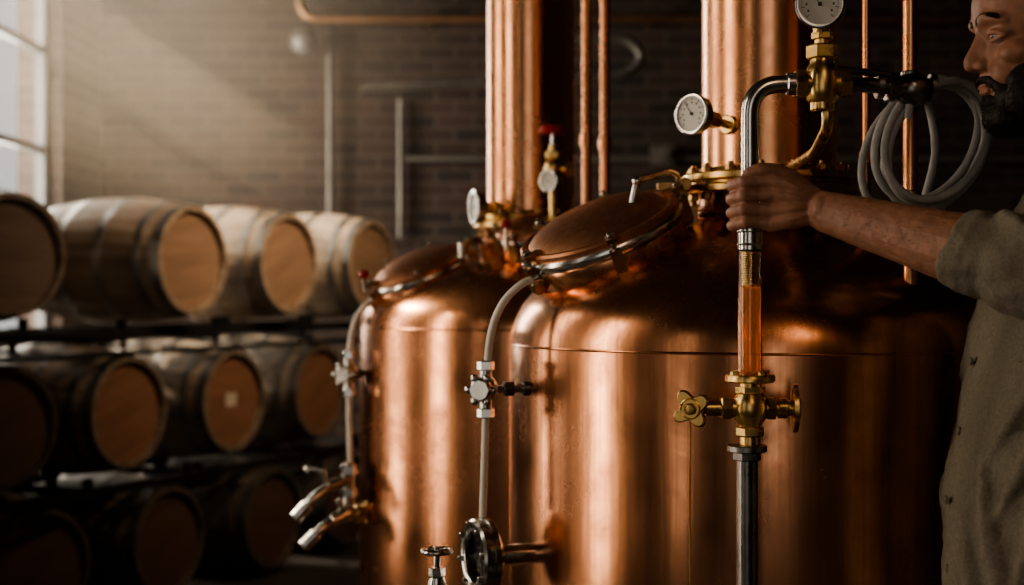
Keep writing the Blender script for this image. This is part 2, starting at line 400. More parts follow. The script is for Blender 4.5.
# ---------------------------------------------------------------- stills
def manway(g,c,n,R,k,big=True):
    M=frame(c,n)
    col=g.p('manway_collar'+k,M_COPP)
    lathe(col,[(R*.9,-.12),(R*.9,-.052),(R*.985,-.050),(R*1.0,-.046),(R*1.0,-.016),(R*.985,-.012),(R*.9,-.012)],M,64)
    lathe(g.p('manway_ring'+k,M_STEEL),[(R*.93,-.014),(R*1.012,-.014),(R*1.035,-.009),(R*1.035,-.001),(R*1.012,.004),(R*.93,.004)],M,64)
    lid=g.p('manway_lid'+k,M_COPL)
    lathe(lid,[(R*.99,.004),(R*.995,.012),(R*.965,.016),(R*.91,.016),(R*.89,.014),(R*.82,.021),(R*.66,.031),(R*.45,.038),(R*.22,.042),(0,.043)],M,64)
    st=g.p('manway_clamps'+k,M_STEEL); br=g.p('manway_lugs'+k,M_BRONZE)
    for a in ([-100,-178,-35,60,130] if big else [-90,-170,60]):
        an=math.radians(a)
        Mb=M@Matrix.Rotation(an,4,'Z')
        box(br,None,(.022,.018,.042),Mb@Matrix.Translation((R*1.04,0,-.02)))
        box(br,None,(.034,.018,.008),Mb@Matrix.Translation((R*.99,0,.017)))
        cyl(st,Mb@V((R*1.05,0,-.04)),Mb@V((R*1.05,0,.030)),.004); hexnut(st,Mb@V((R*1.05,0,.016)),Mb@V((R*1.05,0,.026)),.008)
        ell(br,Mb@V((R*1.05,0,-.04)),(.009,.009,.009),u=12,v=8)
    return M

def still(loc,k2):
    X,Y=loc; g=G('copper_still',(X,Y,0))
    T=Matrix.Translation((X,Y,0)); v=g.p('vessel',M_COP)
    lathe(v,[(0,.30),(.2,.31),(.36,.34),(.43,.39),(.45,.46),(.45,.8),(.45,1.1),(.45,1.38),(.4495,1.405),(.447,1.43),(.440,1.455),(.427,1.48),(.405,1.506),(.375,1.529),(.335,1.551),(.29,1.571),(.24,1.588),(.19,1.603),(.155,1.615),(.135,1.627),(.124,1.642),(.119,1.66),(.118,1.675)],T,160)
    for z in (1.412,.55): torus(g.p('seam_bands',M_COP),T@Matrix.Translation((0,0,z)),.4485,.0022,160,8)
    fl=g.p('neck_flange',M_BRASS)
    lathe(fl,[(.116,1.668),(.146,1.668),(.151,1.671),(.151,1.680),(.147,1.683),(.141,1.684),(.141,1.687),(.147,1.688),(.151,1.691),(.151,1.700),(.146,1.703),(.126,1.703),(.122,1.712),(.116,1.713)],T,96)
    bo=g.p('flange_bolts',M_BRONZE)
    for i in range(16):
        a=2*math.pi*(i+.3)/16; x=X+.134*math.cos(a);y=Y+.134*math.sin(a)
        cyl(bo,(x,y,1.645),(x,y,1.718),.0045,seg=10); hexnut(bo,(x,y,1.702),(x,y,1.713),.009); hexnut(bo,(x,y,1.657),(x,y,1.668),.009)
    c=g.p('column',M_COPP)
    lathe(c,[(.116,1.70),(.116,2.3),(.119,2.31),(.119,2.34),(.116,2.35),(.116,3.1),(.119,3.11),(.119,3.14),(.116,3.15),(.116,H-.01)],T,96)
    s=g.p('neck_ring',M_COPP); torus(s,T@Matrix.Translation((0,0,1.634)),.128,.007,96,10)
    lg=g.p('legs',M_DSTEEL)
    for i in range(4):
        a=math.pi/4+i*math.pi/2; x=X+.36*math.cos(a);y=Y+.36*math.sin(a)
        cyl(lg,(x,y,0),(x,y,.42),.03); cyl(lg,(x,y,0),(x,y,.015),.06)
    return g
T1=(.445,2.46);T2=(.05,3.76)
nM=V((-.35,-.27,.9)).normalized()
g=still(T1,1)
M=manway(g,(.146,2.345,1.602),nM,.137,'')
st=g.p('lid_handle',M_STEEL)
tube(st,fillet([(.195,2.30,1.645),(.202,2.30,1.680),(.262,2.38,1.703),(.280,2.40,1.697),(.286,2.41,1.64)],.012),.006,14)
ell(st,(.202,2.30,1.680),(.0085,.0085,.0085)); 
hb=g.p('hinge',M_BRONZE); box(hb,(.288,2.40,1.655),(.014,.05,.07)); box(hb,(.270,2.40,1.678),(.05,.04,.012)); cyl(hb,(.288,2.36,1.68),(.288,2.44,1.68),.011)
box(hb,(.296,2.40,1.61),(.03,.04,.07))
dr=g.p('syrup_drip',M_DRIP)
dz=[1.335-.035*i for i in range(20)]
tube(dr,[(.2566+.0008*math.sin(i*1.3),2.0505,z) for i,z in enumerate(dz)],.0012,8)
g.done()
g=still(T2,2)
manway(g,(-.233,3.62,1.560),V((-.33,-.24,.9)),.132,'')
manway(g,(.040,3.50,1.648),V((-.18,-.34,.92)),.078,'_small',False)
st=g.p('lid_handle',M_STEEL)
tube(st,fillet([(-.125,3.52,1.585),(-.125,3.52,1.625),(-.08,3.58,1.635),(-.075,3.6,1.58)],.012),.009,12)
rk=g.p('red_knobs',M_RED)
for p in ((-.37,3.55,1.545),(-.015,3.44,1.665)):
    ell(rk,p,(.014,.014,.012)); 
cyl(st,(-.365,3.56,1.50),(-.37,3.55,1.54),.005); cyl(st,(-.013,3.45,1.60),(-.015,3.44,1.66),.005)
g.done()

g=G('pressure_gauge',(.285,2.3,1.785)); gauge(g,(.291,2.30,1.789),(-.72,-.69,0.03),.0325,(.368,2.385,1.779)); g.done()
g=G('pressure_gauge',(-.095,3.58,1.715)); gauge(g,(-.094,3.58,1.715),(-.95,-.30,0),.042,(-.045,3.69,1.715)); g.done()

g=G('red_handle_valve',(.10,3.45,1.6))
b=g.p('body',M_BRASS); x,y=.10,3.47
cyl(b,(x,y,1.57),(x,y,1.86),.010); hexnut(b,(x,y,1.60),(x,y,1.625),.022); hexnut(b,(x,y,1.665),(x,y,1.685),.018); ell(b,(x,y,1.80),(.022,.022,.03)); hexnut(b,(x,y,1.765),(x,y,1.78),.022); hexnut(b,(x,y,1.825),(x,y,1.845),.02)
cyl(b,(x,y,1.80),(x+.05,y,1.80),.012); hexnut(b,(x+.03,y,1.80),(x+.05,y,1.80),.019)
r=g.p('handle',M_RED); lathe(r,[(0,.012),(.03,.01),(.034,0),(.03,-.008),(0,-.008)],frame((x,y,1.895),(0,0,1)),20)
cyl(g.p('stem',M_STEEL),(x,y,1.85),(x,y,1.895),.006)
gauge(g,(x-.012,y-.03,1.77),(-.6,-.8,0),.026,(x,y,1.77)); g.done()

for i,(x,y) in enumerate(((.205,3.9),(.262,4.0))):
    g=G('copper_riser_pipe',(x,y,0)); b=g.p('pipe',M_COPP)
    tube(b,[(x,y,1.565 if i else 1.595),(x,y,H-.01)],.0135,16)
    for z in (1.9,2.6): cyl(b,(x,y,z),(x,y,z+.035),.018)
    g.done()
g=G('copper_riser_pipe',(.588,2.1,1.5)); b=g.p('pipe',M_COPP); tube(b,[(.588,2.1,1.50),(.588,2.1,H-.01)],.0115,16)
for z in (1.62,1.93): cyl(b,(.588,2.1,z),(.588,2.1,z+.03),.016)
g.done()
g=G('copper_riser_pipe',(.553,2.22,1.5)); b=g.p('pipe',M_COPP); tube(b,[(.553,2.22,1.56),(.553,2.22,H-.01)],.0065,12); cyl(b,(.553,2.22,1.70),(.553,2.22,1.72),.012); g.done()

# ---------------------------------------------------------------- white level tubes
def level_tube(pts,vp,low,tank,s=1):
    g=G('level_tube',vp); t=g.p('tube',M_PTFE)
    P=catmull(pts,6); tube(t,P,.0062*s,12)
    vx,vy,vz=vp; b=g.p('valve_body',M_STEEL)
    tube(t,[(vx,vy,vz-.04*s),low],.006*s,12)
    hexnut(b,(vx,vy,vz+.030*s),(vx,vy,vz+.046*s),.014*s); hexnut(b,(vx,vy,vz-.046*s),(vx,vy,vz-.03*s),.014*s)
    cyl(b,(vx,vy,vz-.04*s),(vx,vy,vz+.04*s),.010*s)
    ell(b,(vx,vy,vz),(.020*s,.020*s,.022*s))
    M=frame((vx,vy,vz),(-.35,-.94,0))
    lathe(b,[(0,.030*s),(.016*s,.030*s),(.019*s,.026*s),(.019*s,.015*s),(.013*s,.012*s),(.013*s,0)],M,8)
    for i in range(6):
        a=i*math.pi/3; ell(b,M@V((.021*s*math.cos(a),.021*s*math.sin(a),.02*s)),(.007*s,.007*s,.007*s),u=12,v=8)
    d=V(tank)-V(vp)
    cyl(b,vp,tank,.007*s); n=g.p('nuts',M_DSTEEL); hexnut(n,V(vp)+d*.4,V(vp)+d*.62,.013*s); cyl(n,V(vp)+d*.82,tank,.012*s)
    p=V(pts[0]); q=V(pts[1]); cyl(b,p-(q-p).normalized()*.01,p+(q-p).normalized()*.012,.010*s)
    return g
g=level_tube([(.040,2.29,1.522),(.018,2.28,1.515),(-.008,2.28,1.492),(-.026,2.28,1.46),(-.036,2.28,1.42),(-.040,2.28,1.375)],(-.042,2.28,1.345),(-.047,2.28,1.14),(.030,2.30,1.345)); g.done()
g=level_tube([(-.355,3.62,1.478),(-.372,3.60,1.465),(-.395,3.59,1.43),(-.407,3.59,1.38),(-.410,3.59,1.33)],(-.412,3.59,1.295),(-.408,3.59,1.06),(-.37,3.63,1.295),1.25); g.done()

g=G('sight_port',(-.05,2.27,1.085)); n=V((-.93,-.37,0)).normalized(); M=frame((-.050,2.25,1.082),n)
b=g.p('rim',M_STEEL)
lathe(b,[(.040,.012),(.044,.014),(.056,.014),(.060,.010),(.060,.002),(.056,-.001),(.056,-.004),(.060,-.006),(.060,-.014),(.055,-.018),(.030,-.030),(.016,-.036),(.016,-.10)],M,64)
lathe(g.p('glass_disc',M_GLASS),[(0,.010),(.041,.010),(.041,.004),(0,.004)],M,48)
lathe(g.p('back_plate',M_STEEL),[(0,-.006),(.046,-.002)],M,48)
for i in range(8):
    a=i*math.pi/4+.2; hexnut(b,M@V((.051*math.cos(a),.051*math.sin(a),.010)),M@V((.051*math.cos(a),.051*math.sin(a),.020)),.005)
g.done()
g=G('handwheel_valve',(-.116,2.2,1.08)); b=g.p('body',M_STEEL); x,y=-.116,2.2
torus(b,Matrix.Translation((x,y,1.100)),.022,.0042,32,10); 
for i in range(4):
    a=i*math.pi/2+.4; cyl(b,(x,y,1.1),(x+.022*math.cos(a),y+.022*math.sin(a),1.1),.003,seg=8)
cyl(b,(x,y,1.03),(x,y,1.108),.0055); hexnut(b,(x,y,1.06),(x,y,1.075),.013); lathe(b,[(.012,.06),(.016,.045),(.012,.03),(.024,.01),(.024,-.02),(.012,-.04),(0,-.04)],Matrix.Translation((x,y,1.0)),24)
cyl(b,(x-.04,y,1.0),(x+.14,y+.10,1.0),.012); hexnut(b,(x-.045,y,1.0),(x-.02,y,1.0),.02); g.done()

g=G('sample_faucet',(-.41,3.5,1.0)); b=g.p('body',M_STEEL); br=g.p('brass_tail',M_BRASS)
x,y=-.408,3.56
cyl(b,(x,y,.93),(x,y,1.075),.014); hexnut(b,(x,y,1.045),(x,y,1.07),.024); hexnut(b,(x,y,.99),(x,y,1.01),.022)
cyl(b,(x,y,1.035),(x-.05,y-.03,1.015),.016); tube(b,fillet([(x-.03,y-.02,1.025),(x-.075,y-.05,1.0),(x-.115,y-.06,.955)],.03),.013,14)
cyl(b,(x-.095,y-.055,.978),(x-.125,y-.062,.945),.017)
cyl(b,(x-.05,y-.03,1.015),(x-.062,y-.034,1.06),.007); capsule(b,[(x-.062,y-.034,1.058),(x-.085,y-.034,1.064),(x-.10,y-.034,1.062)],[.008,.007,.009],12)
cyl(b,(x,y,.95),(x-.04,y-.02,.93),.018); tube(b,fillet([(x-.03,y-.015,.935),(x-.06,y-.04,.92),(x-.10,y-.05,.88)],.03),.012,14); cyl(b,(x-.075,y-.045,.905),(x-.107,y-.052,.873),.017)
cyl(b,(x-.01,y-.01,.95),(x-.025,y-.02,.985),.007)
cyl(br,(x,y,.945),(-.34,3.62,.945),.013); hexnut(br,(x+.012,y+.008,.945),(x+.035,y+.022,.945),.024)
cyl(br,(x+.04,y+.03,.945),(x+.055,y+.04,.945),.028)
g.done()

# ---------------------------------------------------------------- main sight glass assembly
g=G('sight_glass_assembly',(.323,1.93,1.4)); X,Y=.323,1.93
st=g.p('steel_pipe',M_STEEL); br=g.p('brass_valve',M_BRASS); dk=g.p('drain_pipe',M_DSTEEL)
tube(st,fillet([(.412,Y,1.783),(X,Y,1.783),(X,Y,1.585)],.045,10),.0122,24)
cyl(st,(.372,Y,1.783),(.386,Y,1.783),.0155)
cyl(st,(X,Y,1.582),(X,Y,1.590),.020); cyl(st,(X,Y,1.556),(X,Y,1.583),.0172)
torus(st,Matrix.Translation((X,Y,1.565)),.0172,.0016,32,8)
lathe(g.p('glass_tube',M_GLASS),[(.0148,1.386),(.0168,1.386),(.0168,1.558),(.0148,1.558),(.0148,1.386)],Matrix.Translation((X,Y,0)),40)
lathe(g.p('amber_spirit',M_AMBER),[(0,1.387),(.0145,1.387),(.0145,1.508),(.0135,1.5065),(.011,1.5055),(0,1.505)],Matrix.Translation((X,Y,0)),40)
hx=[]
for i in range(181):
    a=i/12*2*math.pi; hx.append((X+.0112*math.cos(a),Y+.0112*math.sin(a),1.509+.048*i/180))
tube(g.p('brass_spring',M_BRASS),hx,.0015,6); cyl(g.p('float_rod',M_BRASS),(X,Y,1.507),(X,Y,1.556),.006)
for dx in(-.0205,.0205): cyl(br,(X+dx,Y+.004,1.384),(X+dx,Y+.004,1.392),.004)
lathe(br,[(0,1.388),(.016,1.392),(.032,1.389),(.034,1.386),(.034,1.380),(.031,1.378),(.014,1.377),(.014,1.366),(.020,1.364)],Matrix.Translation((X,Y,0)),48)
for i in range(4):
    a=i*math.pi/2+.5; hexnut(br,(X+.026*math.cos(a),Y+.026*math.sin(a),1.387),(X+.026*math.cos(a),Y+.026*math.sin(a),1.394),.006)
zc=1.343
lathe(br,[(.014,1.372),(.016,1.365),(.022,1.357),(.024,1.343),(.022,1.330),(.016,1.322),(.014,1.312)],Matrix.Translation((X,Y,0)),32)
lathe(br,[(.013,1.372),(.020,1.372),(.020,1.364),(.013,1.363)],Matrix.Translation((X,Y,0)),6)
cyl(br,(.262,Y,zc),(.385,Y,zc),.0105); hexnut(br,(.283,Y,zc),(.297,Y,zc),.0165); cyl(br,(.297,Y,zc),(.305,Y,zc),.013); hexnut(br,(.345,Y,zc),(.357,Y,zc),.017); cyl(br,(.360,Y,zc),(.374,Y,zc),.014)
lathe(br,[(0,.006),(.012,.008),(.014,.005),(.026,.0045),(.033,.003),(.033,-.003),(.026,-.0045),(.012,-.005),(0,-.005)],frame((.384,Y,zc),(.99,-.10,0)),40)
kn=frame((.243,Y-.006,zc),(-.42,-.90,.0)); k=g.p('star_knob',M_BRASS)
ring=[]
for (rs,h) in ((0.9,-.006),(1,-.003),(1,.003),(.9,.006)):
    rr=[]
    for i in range(72):
        a=2*math.pi*i/72; rad=(.0225+.0062*math.cos(4*a))*rs
        rr.append(k.verts.new(kn@V((rad*math.cos(a+.6),rad*math.sin(a+.6),h))))
    ring.append(rr)
for a,b_ in zip(ring,ring[1:]):
    for i in range(72): k.faces.new((a[i],a[(i+1)%72],b_[(i+1)%72],b_[i]))
k.faces.new(ring[0]); k.faces.new(ring[-1])
lathe(k,[(0,.014),(.006,.013),(.008,.010),(.008,.004)],kn,20); torus(k,kn@Matrix.Translation((0,0,.0065)),.0135,.0012,32,6)
cyl(k,(.243,Y-.004,zc),(.27,Y,zc),.008)
hexnut(br,(X,Y,1.305),(X,Y,1.318),.019); cyl(br,(X,Y,1.292),(X,Y,1.306),.014)
cyl(dk,(X-.004,Y,1.284),(X-.004,Y,1.293),.027); hexnut(dk,(X-.004,Y,1.272),(X-.004,Y,1.284),.019); cyl(dk,(X-.004,Y,.0),(X-.004,Y,1.275),.0145); cyl(dk,(X-.004,Y,0),(X-.004,Y,.012),.04)
cx=.421
lathe(br,[(.013,1.745),(.016,1.748),(.016,1.757),(.021,1.762),(.023,1.776),(.023,1.792),(.020,1.806),(.0165,1.811),(.0165,1.818),(.012,1.82)],Matrix.Translation((cx,Y,0)),32)
cyl(br,(cx-.036,Y,1.783),(cx+.036,Y,1.783),.0165); hexnut(br,(cx-.038,Y,1.783),(cx-.022,Y,1.783),.0205); hexnut(br,(cx+.022,Y,1.783),(cx+.038,Y,1.783),.0205)
hexnut(br,(cx,Y,1.816),(cx,Y,1.836),.022); cyl(br,(cx,Y,1.836),(cx,Y,1.862),.010); hexnut(br,(cx,Y,1.843),(cx,Y,1.853),.015)
tube(br,fillet([(cx+.006,Y,1.76),(cx+.008,Y,1.725),(cx+.012,Y+.1,1.70),(cx+.03,2.34,1.70)],.03),.008,14)
gauge(g,(cx-.007,Y-.018,1.888),(-.12,-.99,0),.032,None); cyl(br,(cx-.003,Y-.003,1.85),(cx-.003,Y-.003,1.87),.010)
pd=g.p('steel_crossover',M_DSTEEL)
cyl(pd,(cx+.03,Y,1.783),(.545,Y+.02,1.781),.0105); cyl(pd,(cx+.02,Y,1.803),(.515,Y+.01,1.797),.005)
cyl(pd,(.497,Y+.012,1.782),(.507,Y+.012,1.782),.018); hexnut(pd,(.512,Y+.015,1.781),(.528,Y+.016,1.781),.022)
ell(pd,(.552,Y+.03,1.780),(.027,.024,.024)); cyl(pd,(.552,Y+.03,1.780),(.588,2.1,1.780),.016); cyl(pd,(.548,Y+.03,1.775),(.548,Y+.03,1.805),.012)
cyl(pd,(.575,Y+.03,1.782),(.583,Y+.03,1.782),.02)
g.done()

# ---------------------------------------------------------------- hose coil
g=G('hose_coil',(.574,1.99,1.7)); b=g.p('hose',M_HOSE)
pts=[]; turns=5; n=24
specs=[(.000,.000,.076,.090,0),(.012,-.008,.062,.078,.012),(-.006,.002,.084,.094,-.012),(.014,-.012,.056,.072,.02),(.004,-.010,.088,.102,.0),(0,0,.076,.09,0)]
for t in range(turns):
    for i in range(n):
        f=i/n; A=specs[t];B=specs[t+1]; L=[A[j]*(1-f)+B[j]*f for j in range(5)]
        a=math.pi/2+2*math.pi*f
        yy=1.955+.016*t+.016*f+.012*math.sin(a*1+t)
        top=1.797-L[3]
        pts.append((.584+L[0]+L[2]*math.cos(a)+.02*math.sin(a),yy,top+L[1]*.3+L[3]*math.sin(a)))
pts=[(.545,1.96,1.74),(.552,1.955,1.775)]+pts[1:]+[(.58,2.04,1.80),(.60,2.05,1.77),(.61,2.05,1.70),(.595,2.06,1.62),(.60,2.06,1.55)]
tube(b,catmull(pts,3),.0058,12); g.done()

# ---------------------------------------------------------------- person
g=G('man',(.70,1.83,0))
PY=1.83
secs=[(.93,.705,.105,.155),(1.0,.700,.115,.165),(1.12,.692,.122,.168),(1.23,.688,.120,.170),(1.32,.702,.117,.175),(1.425,.722,.118,.185),(1.50,.737,.118,.190),(1.56,.752,.106,.182),(1.61,.757,.092,.155),(1.645,.757,.074,.105),(1.675,.752,.060,.064)]
def sec(z):
    for a,b in zip(secs,secs[1:]):
        if a[0]<=z<=b[0]:
            t=(z-a[0])/(b[0]-a[0])
            return [a[i]*(1-t)+b[i]*t for i in range(4)]
    return list(secs[-1] if z>secs[-1][0] else secs[0])
def spt(z,th,off=0):
    _,cx,rx,ry=sec(z); c,s=math.cos(th),math.sin(th)
    f=lambda t:math.copysign(abs(t)**.85,t)
    return V((cx+(rx+off)*f(c),PY+(ry+off)*f(s),z))
bm=bmesh.new(); rings=[]
zs=[.93+i*(1.675-.93)/40 for i in range(41)]
for z in zs: rings.append([bm.verts.new(spt(z,2*math.pi*i/48)) for i in range(48)])
for a,b in zip(rings,rings[1:]):
    for i in range(48): bm.faces.new((a[i],a[(i+1)%48],b[(i+1)%48],b[i]))
bm.faces.new(rings[0]); bm.faces.new(rings[-1])
SH=V((.800,1.675,1.578)); EL=V((.625,1.705,1.527)); WR=V((.412,1.885,1.608))
fd=(WR-EL).normalized()
capsule(bm,[(.77,1.76,1.585),SH,SH.lerp(EL,.5)+V((0,0,.010)),EL+V((0,0,.006)),EL+fd*.055],[.104,.100,.088,.068,.046])
for t,r in ((.056,.053),(.074,.052),(.090,.0475)):
    o=EL+fd*t; torus(bm,frame(o,fd+V((0,0,.12))),r-.009,.0115,32,10)
for t,ang in ((.05,.5),(.20,-.5),(.34,.6),(.5,-.35),(.68,.45),(.85,-.4)):
    o=EL.lerp(SH,t)+V((0,0,.007)); ax=(SH-EL).normalized()+V((0,.2*ang,ang)); torus(bm,frame(o,ax),.065+.028*t,.011,32,8)
for (z0,z1,t0,t1) in ((1.50,1.30,250,205),(1.47,1.22,258,215),(1.42,1.14,262,228),(1.30,1.05,200,232),(1.22,1.0,190,215),(1.16,1.0,240,212)):
    pts=[spt(z0+(z1-z0)*k/8,math.radians(t0+(t1-t0)*k/8),.003) for k in range(9)]
    capsule(bm,pts,[.006,.009,.012,.014,.014,.013,.011,.008,.005],10,2)
capsule(bm,[(.765,1.92,1.555),(.785,1.985,1.55),(.80,2.02,1.42),(.80,2.03,1.29)],[.085,.075,.058,.052])
torus(bm,frame((.748,PY,1.682),(-.25,0,1)),.062,.011,32,10)
o=remeshed('shirt',bm,M_SHIRT,.005,2,[(.016,.10),(.009,.035)]); g.attach(o)
bvh=BVHTree.FromPolygons([v.co.copy() for v in o.data.vertices],[list(p.vertices) for p in o.data.polygons])
def patch(bm,z0,z1,t0,t1,off,nz=14,nt=14):
    gr=[]
    for i in range(nz+1):
        row=[]
        for j in range(nt+1):
            z=z0+(z1-z0)*i/nz; q=spt(z,t0+(t1-t0)*j/nt,.06); c0=V((sec(z)[1],PY,z)); d=(c0-q).normalized()
            h=bvh.ray_cast(q,d)[0]
            edge=(i in(0,nz) or j in(0,nt))
            row.append(bm.verts.new((h if h else q)-d*(off if not edge else -.002)))
        gr.append(row)
    for i in range(nz):
        for j in range(nt): bm.faces.new((gr[i][j],gr[i][j+1],gr[i+1][j+1],gr[i+1][j]))
b=g.p('shirt_pocket',M_SHIRTD)
patch(b,1.33,1.445,math.radians(214),math.radians(250),.0035); patch(b,1.415,1.45,math.radians(212),math.radians(252),.0065)
b=g.p('shirt_buttons',M_SHIRTD)
for z in (1.05,1.14,1.23,1.32,1.41,1.5): ell(b,spt(z,math.pi-.1,.003),(.003,.006,.006),u=12,v=8)
bm=bmesh.new()
ell(bm,(.705,PY,.93),(.112,.165,.11))
for s in(-1,1):
    capsule(bm,[(.71,PY+s*.085,.90),(.70,PY+s*.10,.70),(.69,PY+s*.105,.50),(.705,PY+s*.11,.30),(.715,PY+s*.115,.12)],[.095,.085,.066,.058,.052])
o=remeshed('trousers',bm,M_TROUS,.01,3,[(.012,.08)]); g.attach(o)
bm=bmesh.new()
for s in(-1,1):
    yy=PY+s*.115; capsule(bm,[(.725,yy,.16),(.725,yy,.075)],[.05,.05]); capsule(bm,[(.735,yy,.052),(.66,yy-.004,.05),(.585,yy-.008,.042)],[.05,.048,.04],flat=(.95,.95))
o=remeshed('boots',bm,M_BOOT,.007,3); g.attach(o)
# left arm + gripping hand
bm=bmesh.new()
capsule(bm,[EL.lerp(SH,.4),EL,EL+fd*.07,EL+fd*.15,WR-fd*.03,WR],[.045,.042,.043,.036,.0265,.0235],flat=(1.12,.92))
PX,PYY=.323,1.93; hz=1.619; S=.88
def H_(x,y,z): return V((PX+x*S,PYY+y*.92,hz+z*S))
fr=[.0089,.0091,.0087,.0079]
zf=[.031,.0105,-.0105,-.030]
nails=[]
for i in range(4):
    z=zf[i]; sc_=[.95,1.03,.98,.86][i]; r=fr[i]
    mcp=H_(.032-(.002*abs(i-1)),-.036+.003*i,z*.98+(.004 if i<2 else 0)); pip=H_(-.013*sc_,-.032+.001*i,z+.002); dip=H_(-.0275,.002,z-.002); tip=H_(-.006*sc_,.0265,z-.003)
    capsule(bm,[H_(.090,-.038,z*.45-.004),H_(.062,-.041,z*.75),mcp],[.0137,.0128,.0124],16)
    capsule(bm,[mcp,mcp.lerp(pip,.55)+V((0,-.001,0)),pip],[.0126,r*.93,r*1.16],16,4)
    capsule(bm,[pip,pip.lerp(dip,.5)+V((-.003,-.001,0)),dip],[r*1.06,r*.96,r*.97],16,4)
    capsule(bm,[dip,dip.lerp(tip,.5)+V((-.002,.002,0)),tip],[r*.95,r*.9,r*.82],16,4)
    nails.append((tip.lerp(dip,.35)+V((-.004,.008,0)),V((-.4,.9,0)),r*.62))
    capsule(bm,[H_(.088,-.050,z*.45-.002),H_(.060,-.0525,z*.76),mcp+V((.004,-.0085,0))],[.0036,.0038,.0048],10)
ell(bm,H_(.058,-.026,-.010),(.032,.015,.026)); ell(bm,H_(.075,-.028,.006),(.027,.016,.023))
capsule(bm,[H_(.102,-.044,-.006),WR],[.0205,.0235],flat=(1.15,.9))
tc_=H_(.082,-.030,.014); tm=H_(.054,-.032,.040); ti=H_(.022,-.036,.050); tt=H_(-.008,-.032,.045)
capsule(bm,[tc_,tm,ti],[.0150,.0120,.0102],16); capsule(bm,[ti,ti.lerp(tt,.5)+V((0,-.002,.002)),tt],[.0102,.0098,.0080],16)
o=remeshed('left_arm',bm,M_SKIN,.0014,3,[(.0012,.012)]); g.attach(o)
nb=g.p('nails',M_NAIL)
for (p,n,r) in nails: ell(nb,p,(r,r*1.2,.0012),frame((0,0,0),n).to_3x3().to_4x4(),12,8)
ell(nb,tt+V((.001,-.0060,.0045)),(.0062,.0052,.0014),frame((0,0,0),(-.1,-.8,.6)).to_3x3().to_4x4(),14,8)
bm=bmesh.new()
capsule(bm,[(.80,2.02,1.36),(.80,2.03,1.27),(.775,2.015,1.15),(.755,2.0,1.03)],[.044,.040,.033,.024])
ell(bm,(.745,1.998,.965),(.036,.016,.045))
for i in range(4):
    x=.772-.018*i; capsule(bm,[(x,1.998,.945),(x-.004,1.996,.90),(x-.003,1.985,.872),(x+.001,1.972,.855)],[.0095,.0092,.0085,.0075],14)
capsule(bm,[(.725,1.995,.99),(.705,1.985,.955),(.70,1.975,.92)],[.013,.011,.009],14)
o=remeshed('right_arm',bm,M_SKIN,.002,4); g.attach(o)
# head: large forms first (heavily smoothed), then lids, lips and ears
HO=V((.689,PY,1.848)); tilt=Matrix.Rotation(math.radians(-6),4,'Y'); yaw=Matrix.Rotation(math.radians(-3),4,'Z')
HM=Matrix.Translation(HO)@yaw@tilt@Matrix.Diagonal((-1,-1,1,1))
def hp(x,y,z): return HM@V((x,y,z))
def he(bm,c,r):
    bmesh.ops.create_uvsphere(bm,u_segments=48,v_segments=32,radius=1,matrix=HM@Matrix.Translation(V(c))@Matrix.Diagonal((*r,1)))
bm=bmesh.new()
he(bm,(-.012,0,.034),(.100,.078,.092)); he(bm,(.026,0,.020),(.067,.066,.070)); he(bm,(.026,0,-.045),(.061,.057,.070))
he(bm,(.060,0,-.110),(.027,.028,.019)); he(bm,(.040,0,-.085),(.046,.044,.035)); he(bm,(.080,0,.010),(.012,.018,.013))
for s in(-1,1):
    capsule(bm,[hp(.084,s*.010,.006),hp(.083,s*.028,.010),hp(.066,s*.046,.005)],[.0095,.010,.008],14)
    he(bm,(.052,s*.042,-.040),(.026,.018,.016)); he(bm,(.066,s*.024,-.060),(.020,.018,.022)); he(bm,(.034,s*.046,-.088),(.036,.015,.024))
    he(bm,(.0915,s*.0105,-.0475),(.0095,.0085,.0075))
    he(bm,(.066,s*.032,-.012),(.014,.016,.014))
capsule(bm,[hp(.080,0,.004),hp(.0860,0,-.010),hp(.0945,0,-.026),hp(.1020,0,-.039),hp(.1030,0,-.0455)],[.0085,.0075,.0080,.0092,.0090],16)
he(bm,(.080,0,-.030),(.018,.013,.026)); he(bm,(.073,0,-.070),(.018,.025,.021))
capsule(bm,[hp(-.015,0,-.06),(.745,PY,1.70),(.752,PY,1.62)],[.057,.056,.062])
b1=remeshed('head_base',bm,M_SKIN,.0022,14)
bm=bmesh.new(); bm.from_mesh(b1.data); bpy.data.objects.remove(b1)
for s in(-1,1):
    capsule(bm,[hp(.0745,s*.0165,-.0145),hp(.0815,s*.024,-.0105),hp(.0822,s*.034,-.0095),hp(.0755,s*.043,-.0125),hp(.0690,s*.0475,-.0165)],[.0025,.0033,.0036,.0032,.0025],12)
    capsule(bm,[hp(.0745,s*.0165,-.0155),hp(.0795,s*.025,-.0190),hp(.0795,s*.034,-.0198),hp(.0745,s*.043,-.0185),hp(.0690,s*.0475,-.0165)],[.0022,.0026,.0028,.0026,.0022],12)
    torus(bm,HM@Matrix.Translation((-.014,s*.077,-.012))@Matrix.Rotation(math.radians(90),4,'X')@Matrix.Diagonal((.65,1,1,1)),.024,.0055,24,8); he(bm,(-.012,s*.072,-.014),(.014,.006,.022)); he(bm,(-.006,s*.073,-.038),(.009,.006,.010))
he(bm,(.0895,0,-.0735),(.0060,.018,.0038)); he(bm,(.0880,0,-.0810),(.0068,.016,.0045))
o=remeshed('head',bm,M_SKIN,.0015,3,[(.0006,.02)]); g.attach(o)
eb=g.p('eyes',M_EYE); ib=g.p('irises',M_IRIS); br=g.p('eyebrows',M_HAIR)
